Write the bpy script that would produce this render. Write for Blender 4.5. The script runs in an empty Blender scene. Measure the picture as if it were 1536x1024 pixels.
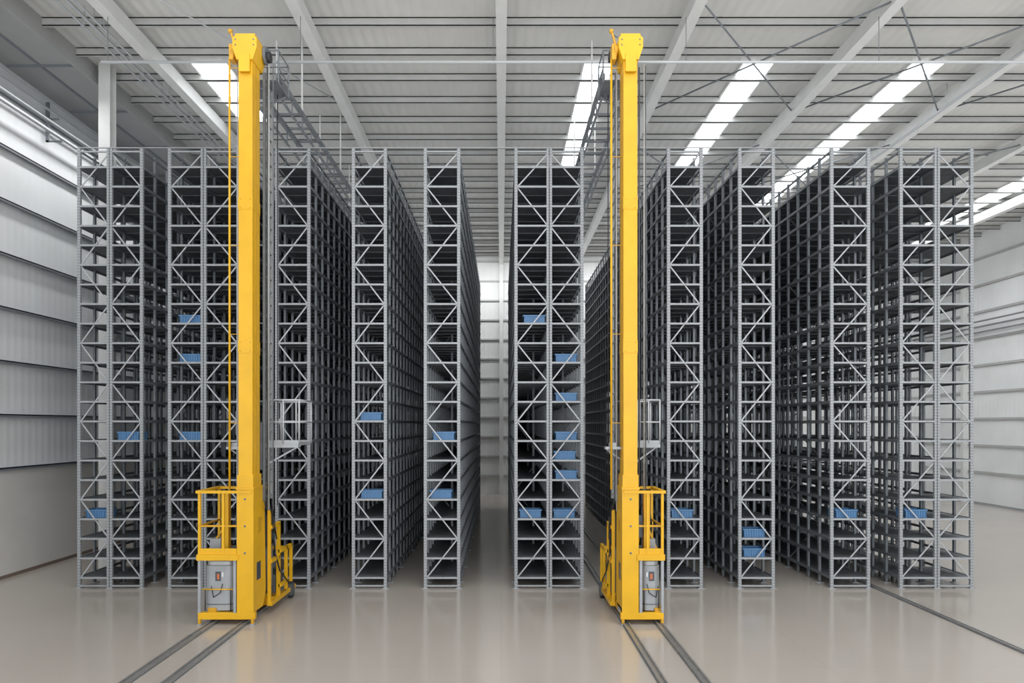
import bpy, math, random
from mathutils import Vector, Matrix
random.seed(4)
scene = bpy.context.scene
EYE=4.455; D=18.6; F=1024.0
def PX(px, d=D): return (px-752.0)*d/F
def PZ(py, d=D): return EYE+(637.0-py)*d/F

# ---------------------------------------------------------------- materials
def mat(name, col, rough=0.5, metal=0.0, var=0.0, scale=3.0, bump=0.0, emis=None, estr=0.0, spec=0.5):
    m=bpy.data.materials.new(name); m.use_nodes=True
    nt=m.node_tree; b=nt.nodes['Principled BSDF']
    b.inputs['Base Color'].default_value=(*col,1); b.inputs['Roughness'].default_value=rough
    b.inputs['Metallic'].default_value=metal
    b.inputs['Specular IOR Level'].default_value=spec
    if emis:
        b.inputs['Emission Color'].default_value=(*emis,1); b.inputs['Emission Strength'].default_value=estr
    if var>0 or bump>0:
        tc=nt.nodes.new('ShaderNodeTexCoord'); n=nt.nodes.new('ShaderNodeTexNoise')
        n.inputs['Scale'].default_value=scale; n.inputs['Detail'].default_value=5
        nt.links.new(tc.outputs['Object'],n.inputs['Vector'])
        if var>0:
            r=nt.nodes.new('ShaderNodeValToRGB')
            r.color_ramp.elements[0].position=0.3; r.color_ramp.elements[1].position=0.7
            r.color_ramp.elements[0].color=(*[c*(1-var) for c in col],1)
            r.color_ramp.elements[1].color=(*[min(1,c*(1+var)) for c in col],1)
            nt.links.new(n.outputs['Fac'],r.inputs['Fac']); nt.links.new(r.outputs['Color'],b.inputs['Base Color'])
        if bump>0:
            bp=nt.nodes.new('ShaderNodeBump'); bp.inputs['Strength'].default_value=bump
            nt.links.new(n.outputs['Fac'],bp.inputs['Height']); nt.links.new(bp.outputs['Normal'],b.inputs['Normal'])
    return m

def ribbed(name, col, axis, period, strength=0.5, rough=0.5, var=0.05):
    m=mat(name,col,rough,0,var,0.6)
    nt=m.node_tree; b=nt.nodes['Principled BSDF']
    tc=nt.nodes.new('ShaderNodeTexCoord'); w=nt.nodes.new('ShaderNodeTexWave')
    w.wave_type='BANDS'; w.bands_direction=axis; w.wave_profile='SIN'
    w.inputs['Scale'].default_value=0.314/period*1.0
    w.inputs['Distortion'].default_value=0
    nt.links.new(tc.outputs['Object'],w.inputs['Vector'])
    bp=nt.nodes.new('ShaderNodeBump'); bp.inputs['Strength'].default_value=strength; bp.inputs['Distance'].default_value=0.04
    nt.links.new(w.outputs['Fac'],bp.inputs['Height']); nt.links.new(bp.outputs['Normal'],b.inputs['Normal'])
    return m

M_GALV=mat('galvanised_steel',(0.36,0.38,0.40),0.45,0.15,0.10,14)
M_BRACE=mat('galvanised_brace',(0.44,0.46,0.48),0.42,0.15,0.05,10)
M_POST=mat('perforated_upright_steel',(0.40,0.42,0.44),0.45,0.15)
def perforate(m):
    nt=m.node_tree; b=nt.nodes['Principled BSDF']
    tc=nt.nodes.new('ShaderNodeTexCoord'); s=nt.nodes.new('ShaderNodeSeparateXYZ')
    nt.links.new(tc.outputs['Object'],s.inputs[0])
    a=nt.nodes.new('ShaderNodeMath'); a.operation='MULTIPLY'; a.inputs[1].default_value=12.5
    nt.links.new(s.outputs['Z'],a.inputs[0])
    f=nt.nodes.new('ShaderNodeMath'); f.operation='FRACT'; nt.links.new(a.outputs[0],f.inputs[0])
    g=nt.nodes.new('ShaderNodeMath'); g.operation='GREATER_THAN'; g.inputs[1].default_value=0.65
    nt.links.new(f.outputs[0],g.inputs[0])
    mx=nt.nodes.new('ShaderNodeMixRGB'); mx.inputs[1].default_value=(0.36,0.38,0.40,1); mx.inputs[2].default_value=(0.25,0.265,0.28,1)
    nt.links.new(g.outputs[0],mx.inputs[0]); nt.links.new(mx.outputs[0],b.inputs['Base Color'])
perforate(M_POST)
M_DARK=mat('steel_dark_and_shaded',(0.11,0.12,0.13),0.5,0.2,0.15,6)  # rack interior shade put into the colour; also dark crane parts
M_MID=mat('steel_mid_and_shaded',(0.17,0.187,0.205),0.45,0.2,0.12,6)  # inner rack steel darkened to carry shade; also plain mid-grey steel elsewhere
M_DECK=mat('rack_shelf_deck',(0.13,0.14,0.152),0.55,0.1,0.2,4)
M_YEL=mat('yellow_painted_steel',(0.78,0.43,0.010),0.4,0.0,0.06,2.2)
M_YEL2=mat('yellow_painted_steel_worn',(0.62,0.33,0.014),0.45,0.0,0.18,6)
M_BLK=mat('black_rubber',(0.025,0.025,0.028),0.5)
M_GREY=mat('grey_enamel',(0.36,0.38,0.40),0.32,0.1,0.08,3)
M_LGREY=mat('light_grey_metal',(0.50,0.52,0.54),0.35,0.2)
M_GLASS=mat('dark_panel_glass',(0.08,0.09,0.11),0.15)
M_LAB=mat('label_white',(0.7,0.7,0.7),0.5); M_LABO=mat('label_orange',(0.6,0.16,0.05),0.5)
M_RAIL=mat('rail_steel',(0.34,0.34,0.34),0.35,0.5,0.1,8)
M_BLUE=mat('blue_plastic',(0.085,0.21,0.40),0.45,0,0.08,5)
M_WHITE=mat('white_painted_steel',(0.68,0.69,0.68),0.45,0,0.04,2)
M_PURL=mat('purlin_steel',(0.46,0.465,0.46),0.5,0.0,0.06,2)
M_GIRT=mat('girt_steel',(0.20,0.22,0.245),0.5,0.1,0.08,2)
M_SOFF=mat('soffit_steel',(0.36,0.365,0.365),0.55,0.0,0.06,1)
M_CEIL=ribbed('roof_sheet',(0.64,0.64,0.62),'X',0.30,0.5)
M_WALLY=ribbed('wall_sheet_side',(0.82,0.84,0.85),'Y',0.30,0.12)
M_WALLX=ribbed('wall_sheet_back',(0.76,0.77,0.77),'X',0.30,0.3)
M_CONC=mat('plinth_concrete',(0.66,0.645,0.62),0.7,0,0.04,1.0,0.03)
M_SKY=mat('skylight_diffuser',(0.9,0.93,0.95),0.5,emis=(0.95,0.98,1.0),estr=5.0)
M_TRIM=mat('trim_brown',(0.20,0.15,0.12),0.6)

def floor_mat():
    m=bpy.data.materials.new('epoxy_floor'); m.use_nodes=True; nt=m.node_tree; b=nt.nodes['Principled BSDF']
    tc=nt.nodes.new('ShaderNodeTexCoord')
    n=nt.nodes.new('ShaderNodeTexNoise'); n.inputs['Scale'].default_value=0.18; n.inputs['Detail'].default_value=4; n.inputs['Roughness'].default_value=0.45
    nt.links.new(tc.outputs['Object'],n.inputs['Vector'])
    r=nt.nodes.new('ShaderNodeValToRGB'); r.color_ramp.elements[0].position=0.25; r.color_ramp.elements[1].position=0.75
    r.color_ramp.elements[0].color=(0.43,0.391,0.353,1); r.color_ramp.elements[1].color=(0.47,0.430,0.389,1)
    nt.links.new(n.outputs['Fac'],r.inputs['Fac'])
    br=nt.nodes.new('ShaderNodeTexBrick'); br.inputs['Scale'].default_value=1.0; br.offset=0
    br.inputs['Brick Width'].default_value=6.0; br.inputs['Row Height'].default_value=6.0
    br.inputs['Mortar Size'].default_value=0.006; br.inputs['Color1'].default_value=(1,1,1,1); br.inputs['Color2'].default_value=(1,1,1,1)
    br.inputs['Mortar'].default_value=(0.88,0.87,0.86,1)
    nt.links.new(tc.outputs['Object'],br.inputs['Vector'])
    mx=nt.nodes.new('ShaderNodeMixRGB'); mx.blend_type='MULTIPLY'; mx.inputs[0].default_value=1
    nt.links.new(r.outputs['Color'],mx.inputs[1]); nt.links.new(br.outputs['Color'],mx.inputs[2])
    nt.links.new(mx.outputs[0],b.inputs['Base Color'])
    n2=nt.nodes.new('ShaderNodeTexNoise'); n2.inputs['Scale'].default_value=0.8; n2.inputs['Detail'].default_value=3
    nt.links.new(tc.outputs['Object'],n2.inputs['Vector'])
    mr=nt.nodes.new('ShaderNodeMapRange'); mr.inputs['To Min'].default_value=0.12; mr.inputs['To Max'].default_value=0.19
    nt.links.new(n2.outputs['Fac'],mr.inputs['Value']); nt.links.new(mr.outputs[0],b.inputs['Roughness'])
    return m
M_FLOOR=floor_mat()

# ---------------------------------------------------------------- mesh builder
class MB:
    def __init__(s): s.v=[]; s.f=[]; s.m=[]; s.mats=[]; s.smooth=[]
    def mi(s,m):
        if m not in s.mats: s.mats.append(m)
        return s.mats.index(m)
    def box(s,x0,x1,y0,y1,z0,z1,m):
        if x0>x1:x0,x1=x1,x0
        if y0>y1:y0,y1=y1,y0
        if z0>z1:z0,z1=z1,z0
        b=len(s.v); s.v+=[(x0,y0,z0),(x1,y0,z0),(x1,y1,z0),(x0,y1,z0),(x0,y0,z1),(x1,y0,z1),(x1,y1,z1),(x0,y1,z1)]
        s.f+=[(b,b+3,b+2,b+1),(b+4,b+5,b+6,b+7),(b,b+1,b+5,b+4),(b+1,b+2,b+6,b+5),(b+2,b+3,b+7,b+6),(b+3,b,b+4,b+7)]
        k=s.mi(m); s.m+=[k]*6; s.smooth+=[False]*6
    def prism(s,poly,axis,a0,a1,m):
        n=len(poly); b=len(s.v)
        for a in (a0,a1):
            for p,q in poly:
                s.v.append((a,p,q) if axis=='x' else ((p,a,q) if axis=='y' else (p,q,a)))
        s.f.append(tuple(range(b,b+n))[::-1]); s.f.append(tuple(range(b+n,b+2*n)))
        for i in range(n):
            j=(i+1)%n; s.f.append((b+i,b+j,b+n+j,b+n+i))
        k=s.mi(m); s.m+=[k]*(n+2); s.smooth+=[False]*(n+2)
    def beam(s,p,q,w,h,m,up=(0,0,1)):
        p=Vector(p);q=Vector(q); d=(q-p).normalized(); up=Vector(up)
        if abs(d.dot(up))>0.98: up=Vector((0,1,0))
        a=d.cross(up).normalized(); c=a.cross(d).normalized()
        b=len(s.v)
        for P in (p,q):
            for i,j in ((-1,-1),(1,-1),(1,1),(-1,1)):
                s.v.append(tuple(P+a*(i*w/2)+c*(j*h/2)))
        s.f+=[(b,b+1,b+2,b+3),(b+7,b+6,b+5,b+4)]
        for i in range(4):
            j=(i+1)%4; s.f.append((b+i,b+4+i,b+4+j,b+j))
        k=s.mi(m); s.m+=[k]*6; s.smooth+=[False]*6
    def cyl(s,p,q,r,m,n=10,r2=None):
        p=Vector(p);q=Vector(q); d=(q-p).normalized(); up=Vector((0,0,1)) if abs(d.z)<0.9 else Vector((0,1,0))
        a=d.cross(up).normalized(); c=a.cross(d).normalized(); b=len(s.v); r2=r if r2 is None else r2
        for P,R in ((p,r),(q,r2)):
            for i in range(n):
                t=2*math.pi*i/n; s.v.append(tuple(P+a*(R*math.cos(t))+c*(R*math.sin(t))))
        k=s.mi(m)
        s.f.append(tuple(range(b,b+n))); s.f.append(tuple(range(b+n,b+2*n))[::-1]); s.m+=[k]*2; s.smooth+=[False]*2
        for i in range(n):
            j=(i+1)%n; s.f.append((b+i,b+n+i,b+n+j,b+j)); s.m.append(k); s.smooth.append(True)
    def path(s,pts,r,m,n=8):
        for a,b in zip(pts[:-1],pts[1:]): s.cyl(a,b,r,m,n)
    def obj(s,name,parent=None,bevel=0):
        me=bpy.data.meshes.new(name); me.from_pydata(s.v,[],s.f)
        for m in s.mats: me.materials.append(m)
        me.polygons.foreach_set('material_index',s.m); me.polygons.foreach_set('use_smooth',s.smooth)
        me.update(); o=bpy.data.objects.new(name,me); scene.collection.objects.link(o)
        if parent: o.parent=parent
        if bevel:
            bv=o.modifiers.new('bevel','BEVEL'); bv.width=bevel; bv.segments=2; bv.limit_method='ANGLE'
        return o

# ---------------------------------------------------------------- shell
XL=-14.4; XR=27.0; YF=-26.0; YB=25.4; ZC=EYE+10.8
b=MB(); b.box(XL-0.2,XR+0.2,YF,YB+0.2,-0.2,0,M_FLOOR); b.obj('floor')
b=MB(); b.box(XL-0.2,XR+0.2,YF,YB+0.2,ZC,ZC+0.2,M_CEIL); b.obj('ceiling')
def ycam(d): return d-D
def sidewall(name,X,s):
    b=MB()
    b.box(X,X-s*0.2,YF,YB,0,3.15,M_CONC)
    b.box(X-s*0.06,X-s*0.2,YF,YB,3.15,ZC,M_WALLY)
    z=3.2
    while z<ZC-0.3:
        b.box(X-s*0.06,X+s*0.10,YF,YB,z-0.015,z+0.02,M_GIRT); b.box(X+s*0.08,X+s*0.10,YF,YB,z-0.07,z+0.02,M_GIRT)
        z+=1.55
    y=YF+1.5+0.45
    while y<YB:
        b.box(X-s*0.06,X+s*0.14,y-0.05,y+0.05,3.15,ZC,M_GIRT); y+=6.0
    return b.obj(name)
sidewall('wall_left',XL,1)
b=MB()
b.box(XR,XR+0.2,YF,YB,0,ZC,M_WALLY)
z=1.8
while z<ZC-0.3:
    b.box(XR-0.10,XR,YF,YB,z-0.06,z+0.06,M_PURL); z+=1.5
y=YB-4.5
while y>YF:
    b.box(XR-0.35,XR,y-0.12,y+0.12,0,ZC,M_WHITE); y-=5.0
for zz in (9.6,9.9,10.2): b.cyl((XR-0.45,YF,zz),(XR-0.45,YB,zz),0.05,M_GREY,8)
b.obj('wall_right')
b=MB()
b.box(XL-0.2,XR+0.2,YB,YB+0.2,0,ZC,M_WALLX)
z=1.2
while z<ZC-0.3:
    b.box(XL,XR,YB-0.12,YB,z-0.05,z+0.05,M_PURL); z+=1.25
x=-10.0
while x<XR:
    b.box(x-0.12,x+0.12,YB-0.3,YB,0,ZC,M_WHITE); x+=5.0
b.obj('wall_back')
b=MB(); b.box(XL,XL+0.02,YF,YB,0,0.10,M_TRIM); b.obj('baseboard_left')
b=MB(); b.box(XR-0.02,XR,YF,YB,0,0.10,M_GREY); b.obj('baseboard_right')
b=MB(); b.box(XL,-12.25,YF,YB-0.3,ZC-0.42,ZC,M_SOFF)
b.box(-12.25,-12.17,YF,YB-0.3,ZC-0.55,ZC,M_SOFF)
y=YF+1
while y<YB-1:
    b.box(XL+0.15,-12.25,y-0.03,y+0.03,ZC-0.47,ZC-0.42,M_GIRT); y+=2.9
b.box(-13.35,-13.28,YF,YB-0.3,ZC-0.46,ZC-0.42,M_GIRT)
b.obj('trim_eave_soffit')

# roof steel
RAFT=[-9.8,-5.05,0.0,4.8,9.6,14.4,19.2,24.0]
b=MB()
for x in RAFT:
    zt=ZC-0.22; h=0.40 if x!=0 else 0.30; w=0.22
    b.box(x-w/2,x+w/2,YF,YB,zt-h,zt,M_WHITE)
    b.box(x-w/2-0.03,x+w/2+0.03,YF,YB,zt-h-0.02,zt-h,M_WHITE)
b.obj('roof_rafters')
b=MB(); y=ycam(15.2)-1.45*12
while y<YB:
    b.box(-12.17,XR,y-0.012,y+0.012,ZC-0.22,ZC,M_PURL); b.box(-12.17,XR,y-0.012,y+0.09,ZC-0.22,ZC-0.20,M_PURL)
    b.box(-12.17,XR,y-0.012,y+0.09,ZC-0.03,ZC,M_WHITE)
    y+=1.45
b.obj('roof_purlins')
def skylight(n,x,w,d0,d1):
    b=MB(); b.box(x-w/2,x+w/2,ycam(d0),ycam(d1),ZC-0.025,ZC-0.001,M_SKY)
    for xx in (x-w/2,x+w/2): b.box(xx-0.03,xx+0.03,ycam(d0),ycam(d1),ZC-0.06,ZC,M_WHITE)
    b.obj('window_skylight_%d'%n)
skylight(1,2.9,0.9,20.3,40); skylight(2,7.65,0.95,20.3,40); skylight(3,12.7,1.0,20.3,40)
skylight(4,23.2,1.1,20.3,40); skylight(5,-8.7,1.1,20.3,24)
b=MB()
zb=ZC-0.5
for (x0,x1) in ((4.8,9.6),(9.6,14.4),(14.4,19.2)):
    for d0 in (16.5,25.0):
        b.cyl((x0,ycam(d0),zb),(x1,ycam(d0+6),zb),0.025,M_MID,6); b.cyl((x1,ycam(d0),zb),(x0,ycam(d0+6),zb),0.025,M_MID,6)
for (x0,x1) in ((-9.8,-5.05),):
    b.cyl((x0,ycam(14),zb),(x1,ycam(22),zb),0.02,M_LGREY,6)
b.obj('roof_bracing_rods')
b=MB()
for d in (20.5,27.5,34.5,41.5):
    y=ycam(d); x=-11.83
    b.box(x-0.17,x+0.17,y-0.17,y-0.14,0,ZC,M_WHITE); b.box(x-0.17,x+0.17,y+0.14,y+0.17,0,ZC,M_WHITE); b.box(x-0.03,x+0.03,y-0.14,y+0.14,0,ZC,M_WHITE)
b.obj('steel_columns')
b=MB()
for (x,z,r) in ((-14.05,14.55,0.05),(-14.0,14.2,0.04),(-13.95,13.85,0.04),(-13.9,13.5,0.06)):
    b.cyl((x,YF,z),(x,YB,z),r,M_LGREY,8)
y=YF+2
while y<YB:
    b.box(XL,-13.88,y-0.03,y+0.03,13.4,13.44,M_GIRT); b.box(XL,XL+0.1,y-0.03,y+0.03,13.4,14.65,M_GIRT); b.box(XL,-14.0,y-0.03,y+0.03,14.1,14.14,M_GIRT); y+=3
b.obj('wall_service_pipes')
b=MB()
for (x,z,r) in ((-10.5,ZC-0.55,0.045),(-10.75,ZC-0.55,0.03),(-10.25,ZC-0.6,0.03),(14.1,ZC-0.72,0.05)):
    b.cyl((x,YF,z),(x,YB,z),r,M_LGREY,8)
    y=YF+1
    while y<YB: b.cyl((x,y,z),(x,y,ZC-0.01),0.01,M_LGREY,5); y+=4
b.obj('ceiling_conduits')
b=MB(); d=17.0; zp=PZ(93,d)
b.cyl((PX(152,d),ycam(d),zp),(XR-0.4,ycam(d),zp),0.035,M_LGREY,10)
x=-9.8
while x<XR-1: b.cyl((x,ycam(d),zp),(x,ycam(d),ZC-0.64),0.008,M_MID,5); x+=4.8
b.obj('sprinkler_pipe')

# ---------------------------------------------------------------- racks
PITCH=0.533; Z0=0.31; NL=22; BAY=0.7; NB=26; LEN=BAY*NB; HT=12.0
def level(k): return Z0+PITCH*k
def rack(posts, openmods=()):
    b=MB(); xs=[PX(p) for p in posts]
    pw=0.085
    for i,x in enumerate(xs):
        for j in range(NB+1):
            y=j*BAY
            m=M_POST if j==0 else M_MID  # posts behind the front frame get the shaded steel colour
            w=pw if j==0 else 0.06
            x0=x-w/2; x1=x+w/2
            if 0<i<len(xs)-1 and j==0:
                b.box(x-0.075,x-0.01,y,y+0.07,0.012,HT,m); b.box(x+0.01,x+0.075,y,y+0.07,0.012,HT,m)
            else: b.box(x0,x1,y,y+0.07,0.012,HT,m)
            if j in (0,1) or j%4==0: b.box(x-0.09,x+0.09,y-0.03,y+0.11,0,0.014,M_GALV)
    for i in range(len(xs)-1):
        xa,xb=xs[i]+0.03,xs[i+1]-0.03
        op = i in openmods
        for k in range(NL):
            z=level(k)
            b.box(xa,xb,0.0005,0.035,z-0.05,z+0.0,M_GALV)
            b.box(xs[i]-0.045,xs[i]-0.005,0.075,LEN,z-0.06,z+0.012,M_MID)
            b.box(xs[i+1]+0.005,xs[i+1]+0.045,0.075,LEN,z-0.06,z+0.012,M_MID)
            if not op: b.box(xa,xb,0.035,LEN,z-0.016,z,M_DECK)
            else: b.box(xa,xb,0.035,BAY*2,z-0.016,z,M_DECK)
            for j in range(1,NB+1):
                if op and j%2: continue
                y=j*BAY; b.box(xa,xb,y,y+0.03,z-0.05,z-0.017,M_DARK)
        b.box(xa,xb,0.0005,0.035,HT-0.12,HT-0.08,M_GALV)
        b.box(xa,xb,0.0005,0.035,0.05,0.09,M_GALV)
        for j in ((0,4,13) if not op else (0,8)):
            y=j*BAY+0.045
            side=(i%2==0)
            m=M_BRACE if j==0 else M_DARK  # inner braces: same part, shade put into a darker colour
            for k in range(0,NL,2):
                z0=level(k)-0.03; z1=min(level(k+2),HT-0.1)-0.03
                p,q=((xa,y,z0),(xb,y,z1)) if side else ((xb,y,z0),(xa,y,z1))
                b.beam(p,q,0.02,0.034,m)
                side=not side
        if not op:
            for j in (3,9):
                xm=(xa+xb)/2+(0.12 if j%2 else -0.13)
                b.box(xm-0.03,xm+0.03,j*BAY+0.03,j*BAY+0.07,0.3,level(NL-1),M_MID)
            b.box(xa,xb,LEN,LEN+0.02,0.1,HT-0.1,M_DARK)  # added dark sheet closing the rear end, so the rack interior reads dark
    for x in xs: b.box(x-0.02,x+0.02,0.07,LEN,HT-0.1,HT-0.05,M_MID)
    return b.obj('storage_rack')
RACKS=[([118,164,212],(0,)),([254,305,357],()),([415,463],()),([530,578],()),([638,688],()),([774,824,873],()),
       ([1003,1052],()),([1110,1160],()),([1248,1303],()),([1352,1406,1458],(1,))]
for p,o in RACKS: rack(p,o)
b=MB(); b.box(PX(118),PX(1458),0.02,0.05,HT,HT+0.025,M_GALV); b.obj('rack_top_tie')

# ---------------------------------------------------------------- totes
def tote_mesh():
    b=MB(); w,dp,h,t=0.30,0.21,0.225,0.015
    for (x0,x1,y0,y1) in ((-w,w,-dp,-dp+t),(-w,w,dp-t,dp),(-w,-w+t,-dp,dp),(w-t,w,-dp,dp)): b.box(x0,x1,y0,y1,0,h,M_BLUE)
    b.box(-w,w,-dp,dp,0,t,M_BLUE)
    for (x0,x1,y0,y1) in ((-w-.015,w+.015,-dp-.02,-dp),(-w-.015,w+.015,dp,dp+.015),(-w-.015,-w,-dp,dp),(w,w+.015,-dp,dp)):
        b.box(x0,x1,y0,y1,h-0.035,h+0.001,M_BLUE)
    for i in range(9):
        x=-w+0.03+i*(2*w-0.06)/8
        b.box(x-0.008,x+0.008,-dp-0.018,-dp,0.01,h-0.035,M_BLUE)
    b.box(-w,w,-dp-0.018,-dp,0.0,0.02,M_BLUE)
    return b
first=None
for px,k in ((282,13),(282,11),(189,7),(282,7),(141,3),(555,8),(556,4),(665,7),(661,4),(802,13),(850,11),(850,9),(850,7),(848,6),(850,5),(796,3),(847,3),(1134,2),(1134,1),(1273,3),(1378,3),(1025,3)):
    if first is None:
        o=tote_mesh().obj('plastic_tote'); first=o
    else:
        o=bpy.data.objects.new('plastic_tote',first.data); scene.collection.objects.link(o)
    o.location=(PX(px),0.34,level(k)+0.001)

# ---------------------------------------------------------------- crane rails
def rail(x,y0,y1):
    b=MB(); b.box(x-0.085,x+0.085,y0,y1,0,0.015,M_MID); b.box(x-0.07,x-0.04,y0,y1,0.015,0.06,M_RAIL)
    b.box(x+0.04,x+0.07,y0,y1,0.015,0.06,M_RAIL); b.box(x-0.04,x+0.04,y0,y1,0.015,0.028,M_RAIL)
    return b
def railset(name,xs,y0,y1):
    e=bpy.data.objects.new(name,None); scene.collection.objects.link(e)
    for i,x in enumerate(xs): rail(x,y0,y1).obj('rail_%d'%(i+1),e)
railset('floor_rail_track',(-6.47,-5.75),-16,-0.25)
railset('floor_rail_track',(2.78,3.52),-16,YB-3)
b=MB(); x=10.22
b.box(x-0.07,x+0.07,-16,LEN,0,0.012,M_MID); b.box(x-0.05,x-0.02,-16,LEN,0.012,0.05,M_RAIL); b.box(x+0.02,x+0.05,-16,LEN,0.012,0.05,M_RAIL)
b.obj('floor_guide_rail')

# ---------------------------------------------------------------- stacker crane
def crane(mx,s,rails,cage,plat,yelpipe,truss,hs):
    Y0=-3.4
    root=bpy.data.objects.new('stacker_crane',None); scene.collection.objects.link(root)
    U=lambda u: mx+s*u
    P=lambda u,y,z:(U(u),Y0+y,z)
    def bx(b,u0,u1,y0,y1,z0,z1,m): b.box(U(u0),U(u1),Y0+y0,Y0+y1,z0,z1,m)
    b=MB(); us=[s*(r-mx) for r in rails]
    for u in us:
        bx(b,u-0.09,u+0.09,0.05,2.75,0.16,0.36,M_YEL2)
        for y in (0.35,2.4):
            b.cyl(P(u-0.05,y,0.19),P(u+0.05,y,0.19),0.13,M_BLK,20)
            bx(b,u-0.11,u+0.11,y-0.16,y+0.16,0.2,0.30,M_GREY)
    c0,c1=-0.22,cage
    bx(b,c0,c1,0.0,0.12,0.12,0.27,M_YEL); bx(b,c0,c1,1.15,1.27,0.14,0.32,M_YEL)
    bx(b,min(us)-0.1,max(us)+0.1,2.6,2.75,0.18,0.38,M_YEL)
    for u in (c0+0.05,c1-0.04):
        bx(b,u-0.03,u+0.03,-0.03,0.05,0.03,0.14,M_YEL2); bx(b,u-0.05,u+0.05,-0.05,0.07,0.0,0.03,M_GREY)
    b.obj('chassis',root,0.008)
    b=MB()
    b.prism([(Y0+p,q) for p,q in [(0.0,0.27),(0.62,0.27),(0.80,0.6),(0.72,2.6),(0.55,3.05),(0.0,3.05)]],'x',U(-0.19),U(0.18),M_YEL)
    bx(b,-0.155,0.155,0.03,0.50,3.05,12.75,M_YEL)
    bx(b,-0.165,-0.155,0.22,0.25,3.05,12.7,M_YEL2)
    bx(b,-0.20,0.20,-0.015,0.58,3.01,3.07,M_YEL)
    bx(b,-0.18,0.18,0.01,0.54,3.07,3.34,M_YEL)
    bx(b,-0.195,-0.19,0.2,0.45,0.95,1.35,M_GLASS)
    bx(b,-0.196,-0.19,0.25,0.5,2.0,2.35,M_YEL2)
    for z in (1.6,2.2,2.8): b.cyl(P(0,-0.012,z),P(0,0.01,z),0.025,M_MID,10)
    for z in (6.2,9.4):
        bx(b,-0.162,0.162,0.023,0.507,z-0.14,z+0.14,M_YEL)
        for zz in (z-0.1,z+0.1):
            for u in (-0.11,0.11): b.cyl(P(u,0.012,zz),P(u,0.03,zz),0.014,M_YEL2,8)
    b.obj('mast',root,0.006)
    b=MB(); H=lambda u:hs*u
    b.prism([(U(-0.18),12.58),(U(-0.27),12.85),(U(-0.27),13.06),(U(-0.2),13.12),(U(0.2),13.12),(U(0.27),13.06),(U(0.27),12.85),(U(0.18),12.58)],'y',Y0-0.03,Y0+0.60,M_YEL)
    bx(b,-0.22,0.22,0.0,0.56,13.12,13.17,M_YEL)
    bx(b,-0.12,0.12,-0.05,0.0,12.3,12.7,M_YEL)
    for u in (-0.2,0.2):
        for z in (12.9,13.02): b.cyl(P(u,-0.045,z),P(u,-0.03,z),0.018,M_MID,8)
    b.cyl(P(-0.33,0.5,12.93),P(-0.27,0.5,12.93),0.2,M_MID,20); b.cyl(P(H(0.27),0.2,12.88),P(H(0.34),0.2,12.88),0.14,M_YEL2,18)
    b.cyl(P(-0.41,0.5,12.9),P(-0.33,0.5,12.9),0.12,M_BLK,16)
    bx(b,H(0.30),H(0.40),0.1,0.35,12.65,13.0,M_YEL2)
    b.beam(P(H(0.30),0.2,13.0),P(H(0.40),0.2,13.36),0.045,0.045,M_YEL2); b.beam(P(H(0.40),0.2,13.28),P(H(0.20),0.2,13.17),0.03,0.03,M_MID)
    b.cyl(P(H(0.36),0.2,13.33),P(H(0.44),0.2,13.33),0.05,M_YEL2,10)
    for u in (-0.5,0.3):
        for y in (0.75,1.5): b.cyl(P(u,y,12.45),P(u,y,13.2),0.02,M_MID,6)
        for z in (12.45,12.8,13.2): b.cyl(P(u,0.75,z),P(u,1.5,z),0.018,M_MID,6)
    for z in (12.45,13.2):
        for y in (0.75,1.5): b.cyl(P(-0.5,y,z),P(0.3,y,z),0.018,M_MID,6)
    bx(b,-0.5,0.3,0.62,1.5,12.42,12.45,M_DARK)
    b.beam(P(-0.15,0.5,11.7),P(-0.45,1.4,12.42),0.05,0.05,M_MID)
    b.obj('mast_head',root,0.005)
    b=MB(); u=-0.22
    for y in (0.62,1.12): bx(b,u-0.03,u+0.03,y-0.03,y+0.03,2.7,12.6,M_GREY if y>1 else M_MID)
    z=2.8
    while z<12.5: b.cyl(P(u,0.62,z),P(u,1.12,z),0.018,M_GREY,6); z+=0.3
    z=3.2
    while z<12.5: b.beam(P(-0.1,0.48,z),P(u,0.62,z),0.03,0.03,M_MID); z+=1.8
    b.obj('ladder',root)
    b=MB()
    b.cyl(P(yelpipe,0.2,3.0 if yelpipe<0 else 2.9),P(yelpipe,0.2,12.7),0.025,M_YEL,8)
    for z in (4.5,6.5,8.5,10.5,12.5): b.beam(P(yelpipe,0.2,z),P(0.1 if yelpipe>0 else -0.1,0.2,z),0.015,0.015,M_YEL2)
    for (uu,yy,r,m) in ((-yelpipe*0.95,0.4,0.014,M_LGREY),(-yelpipe*1.1,0.5,0.014,M_MID),(-yelpipe*0.75,0.55,0.018,M_DARK),(yelpipe*0.66,0.3,0.012,M_LGREY),(-0.3,1.3,0.012,M_BLK)):
        b.cyl(P(uu,yy,2.5),P(uu,yy,12.7),r,m,6)
    b.obj('cables',root)
    b=MB(); a0,a1=0.19,cage
    bx(b,a0-0.05,a1+0.02,-0.03,1.15,1.44,1.57,M_YEL)
    bx(b,a0,a1,0.05,1.1,1.57,1.575,M_MID)
    for u,y in ((a1-0.03,0.03),(a1-0.03,1.1),(a0+0.04,0.03),(a0+0.04,1.1)):
        b.box(U(u)-0.03,U(u)+0.03,Y0+y-0.03,Y0+y+0.03,0.27,1.44,M_GREY)
    for u,y in ((a1-0.03,0.03),(a1-0.03,1.1),(a0+(a1-a0)*0.35,0.03)):
        b.box(U(u)-0.028,U(u)+0.028,Y0+y-0.028,Y0+y+0.028,1.57,2.95,M_YEL)
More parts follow.
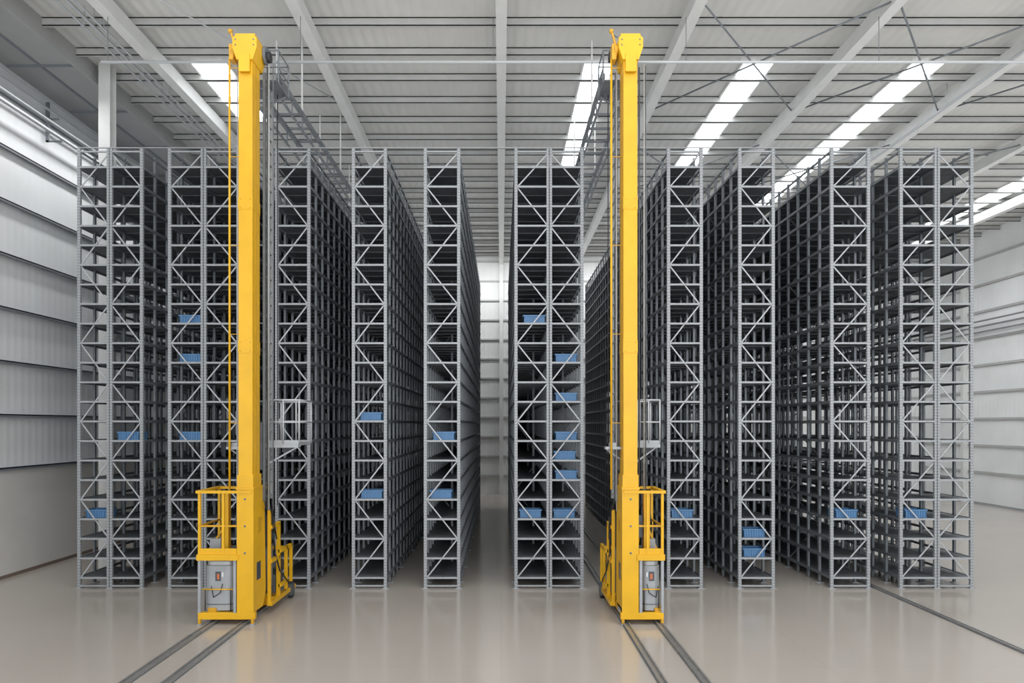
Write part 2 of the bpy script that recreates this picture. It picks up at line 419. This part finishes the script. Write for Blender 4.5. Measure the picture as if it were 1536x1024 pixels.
    bx(b,-0.15,a1-0.06,-0.02,0.06,2.93,2.99,M_YEL); bx(b,-0.15,a1-0.06,1.07,1.13,2.93,2.99,M_YEL); bx(b,a1-0.06,a1+0.04,-0.021,1.131,2.929,2.991,M_YEL)
    bx(b,a0,a1,0.01,0.05,2.18,2.22,M_YEL2); bx(b,a1-0.05,a1-0.01,0,1.1,2.18,2.22,M_YEL2)
    bx(b,a0,a1,0.01,0.04,1.57,1.70,M_YEL)
    um=a0+(a1-a0)*0.45
    bx(b,um-0.07,um+0.07,0.35,0.5,1.57,2.93,M_YEL)
    b.path([P(um+0.1,0.6,1.6),P(um+0.16,0.6,2.1),P(um+0.1,0.6,2.5),P(um,0.6,2.7)],0.025,M_BLK)
    b.path([P(a0+0.05,0.5,1.6),P(a0+0.1,0.45,2.0),P(a0+0.16,0.5,2.3)],0.03,M_YEL2)
    bx(b,a1-0.35,a1-0.1,0.4,0.7,1.58,1.85,M_GREY); bx(b,a0+0.02,a0+0.14,0.3,0.5,1.9,2.4,M_GLASS)
    b.beam(P(a1-0.05,0.5,1.6),P(um,0.45,2.2),0.04,0.04,M_YEL2)
    b.obj('guard_frame',root)
    g0,g1=a0+0.10,a1-0.09
    if cage<0.9: g0=a0+0.07; g1=a1-0.05
    def rr(x0,x1,y0,y1,r,n=6):
        pts=[]
        for cx,cy,a in ((x1-r,y1-r,0),(x0+r,y1-r,90),(x0+r,y0+r,180),(x1-r,y0+r,270)):
            for i in range(n+1):
                t=math.radians(a+90*i/n); pts.append((cx+r*math.cos(t),cy+r*math.sin(t)))
        return pts
    X0,X1=sorted((U(g0),U(g1)))
    b=MB()
    b.prism(rr(X0,X1,Y0+0.10,Y0+0.85,0.17),'z',0.29,1.30,M_GREY)
    b.prism(rr(X0+0.03,X1-0.03,Y0+0.13,Y0+0.82,0.15),'z',1.30,1.40,M_LGREY)
    b.prism(rr(X0-0.01,X1+0.01,Y0+0.09,Y0+0.86,0.18),'z',0.42,0.45,M_MID)
    b.obj('drive_cabinet',root,0.012)
    b=MB(); gm=(g0+g1)/2; yy=0.088
    bx(b,gm-0.05,gm+0.07,yy,0.11,0.96,1.17,M_GLASS); bx(b,gm-0.02,gm+0.03,yy-0.004,0.1,1.0,1.12,M_LABO)
    bx(b,gm-0.11,gm-0.07,yy,0.11,1.05,1.15,M_LAB)
    b.cyl(P(g0-0.02,0.06,0.78),P(g1+0.02,0.06,0.78),0.015,M_YEL,8)
    for u in (g0+0.05,g1-0.05): b.cyl(P(u,0.06,0.78),P(u,0.06,0.3),0.012,M_BLK,6)
    b.path([P(gm-0.1,0.07,0.9),P(gm-0.05,0.05,0.7),P(gm+0.1,0.06,0.6),P(gm+0.16,0.08,0.85)],0.01,M_BLK,6)
    b.obj('cabinet_fittings',root)
    b=MB()
    bx(b,-0.28,-0.21,0.85,0.92,0.3,2.45,M_YEL); bx(b,-0.30,-0.22,1.45,1.53,0.3,2.1,M_YEL)
    bx(b,-0.30,-0.22,0.9,1.5,2.0,2.08,M_YEL); bx(b,-0.30,-0.22,0.9,1.5,1.2,1.28,M_YEL)
    bx(b,-0.34,-0.27,1.9,1.98,0.35,1.42,M_YEL); bx(b,-0.34,0.2,1.9,1.98,1.34,1.42,M_YEL)
    bx(b,-0.34,-0.27,1.45,2.0,0.5,0.58,M_YEL); bx(b,-0.34,-0.27,1.45,2.35,1.34,1.42,M_YEL); bx(b,-0.34,-0.27,2.3,2.37,0.45,1.42,M_YEL)
    bx(b,-0.2,0.35,1.45,2.0,0.36,0.8,M_DARK)
    b.cyl(P(-0.24,1.75,1.0),P(0.2,1.75,1.0),0.17,M_MID,18); b.cyl(P(-0.28,1.75,1.0),P(-0.24,1.75,1.0),0.12,M_BLK,18)
    b.cyl(P(-0.10,1.15,0.6),P(-0.10,1.15,1.6),0.13,M_MID,16)
    bx(b,-0.2,0.1,0.98,1.1,1.6,2.3,M_DARK)
    b.path([P(-0.24,0.9,2.6),P(-0.31,1.0,1.9),P(-0.27,1.2,1.4),P(-0.33,1.4,0.9)],0.02,M_BLK)
    b.path([P(-0.2,0.7,2.9),P(-0.33,0.9,2.3),P(-0.28,1.3,1.7)],0.016,M_BLK)
    b.path([P(-0.3,1.5,0.9),P(-0.36,1.8,0.6),P(-0.3,2.2,0.45)],0.016,M_BLK)
    bx(b,-0.35,-0.24,2.25,2.5,0.1,0.38,M_DARK); b.cyl(P(-0.34,2.38,0.11),P(-0.24,2.38,0.11),0.10,M_BLK,16)
    bx(b,-0.32,-0.2,0.85,2.7,0.2,0.3,M_YEL)
    b.obj('rear_drive_unit',root)
    p0,p1=plat; b=MB(); zf=4.02
    bx(b,p0,p1,0.85,1.9,zf-0.05,zf,M_GALV)
    bx(b,min(p0,-0.2),max(p1,0.2),0.80,0.84,zf-0.10,zf-0.02,M_GREY)
    for u in (p0,p1,(p0+p1)/2):
        for y in (0.87,1.88): b.cyl(P(u,y,zf),P(u,y,zf+1.02),0.021,M_LGREY,8)
    for z in (zf+0.5,zf+1.02):
        b.cyl(P(p0,0.87,z),P(p1,0.87,z),0.021,M_LGREY,8); b.cyl(P(p0,1.88,z),P(p1,1.88,z),0.021,M_LGREY,8)
        for u in (p0,p1): b.cyl(P(u,0.87,z),P(u,1.88,z),0.021,M_LGREY,8)
    bx(b,p0,p1,0.86,0.87,zf,zf+0.07,M_GREY)
    b.beam(P(p0,1.0,zf-0.05),P(-0.1 if p0<0 else 0.12,0.8,zf-0.55),0.035,0.035,M_GREY)
    b.beam(P(p1,1.0,zf-0.05),P(-0.1 if p0<0 else 0.12,0.8,zf-0.55),0.035,0.035,M_GREY)
    bx(b,(p0+p1)/2-0.12,(p0+p1)/2+0.1,1.1,1.5,zf-0.22,zf-0.06,M_DARK)
    bx(b,-0.2,0.2,0.52,0.60,zf-0.6,zf+0.5,M_DARK)
    bx(b,-0.16,0.16,0.60,0.86,zf-0.09,zf-0.02,M_GREY)
    sd=1 if p0<0 else -1
    bx(b,sd*0.16,sd*0.52,0.25,0.5,zf-0.12,zf-0.06,M_GREY); b.beam(P(sd*0.48,0.4,zf-0.12),P(sd*0.16,0.4,zf-0.35),0.03,0.03,M_GREY)
    bx(b,sd*0.25,sd*0.42,0.3,0.45,zf-0.06,zf+0.03,M_GREY)
    b.obj('lifting_carriage',root)
    b=MB(); x0,x1=truss; ya=Y0+1.55; yb=YB-2; zt=13.02
    for x in (x0,x1):
        b.box(x-0.045,x+0.045,ya,yb,zt-0.06,zt+0.06,M_MID)
        b.box(x-0.025,x+0.025,ya,yb,zt-0.46,zt-0.41,M_MID)
    y=ya+0.3; i=0
    while y<yb:
        b.box(x0,x1,y-0.03,y+0.03,zt-0.03,zt+0.03,M_MID)
        for x in (x0,x1):
            b.box(x-0.015,x+0.015,y-0.015,y+0.015,zt-0.43,zt,M_MID)
        if i%5==2:
            for x in (x0,x1): b.box(x-0.02,x+0.02,y-0.02,y+0.02,zt,ZC-0.2,M_WHITE)
        y+=0.9; i+=1
    b.obj('overhead_guide_truss')
crane(-5.71,-1,(-6.47,-5.75),1.05,(-0.95,-0.20),0.42,(-6.2,-5.5),1)
crane(2.88,1,(2.78,3.52),0.74,(0.32,0.85),-0.40,(2.5,3.2),-1)

# ---------------------------------------------------------------- light
w=bpy.data.worlds.new('world'); scene.world=w; w.use_nodes=True
bg=w.node_tree.nodes['Background']; bg.inputs[0].default_value=(0.95,0.975,1.0,1); bg.inputs[1].default_value=2.6
def area(name,loc,rot,sx,sy,power,col=(1,1,1)):
    l=bpy.data.lights.new(name,'AREA'); l.shape='RECTANGLE'; l.size=sx; l.size_y=sy; l.energy=power; l.color=col
    o=bpy.data.objects.new(name,l); o.location=loc; o.rotation_euler=rot; scene.collection.objects.link(o)
area('added_ceiling_fill',(7.3,2.0,12.3),(math.radians(180),0,0),36,44,1800)  # added fill aimed up to brighten the roof, no fixture there
area('added_fill_light',(-12.9,8,14.2),(0,0,0),0.5,26,500)  # added fill along the left wall, not a real fitting
area('added_fill_light',(20,10,14.2),(0,0,0),4,20,900)  # added fill for the right side, no lamp hangs here
area('added_fill_light',(0.4,22.4,14.0),(math.radians(35),0,0),20,0.6,500)  # added fill tilted at the back wall, without a fixture
area('added_fill_light',(6,-10,15.0),(0,0,0),30,12,2100)  # added overhead fill for the front floor area

cam=bpy.data.cameras.new('camera'); co=bpy.data.objects.new('camera',cam); scene.collection.objects.link(co)
co.location=(0,-D,EYE); co.rotation_euler=(math.radians(90),0,0)
cam.sensor_width=36; cam.lens=24; cam.shift_x=16/1536; cam.shift_y=125/1536; cam.clip_end=300
scene.camera=co
scene.view_settings.view_transform='Standard'
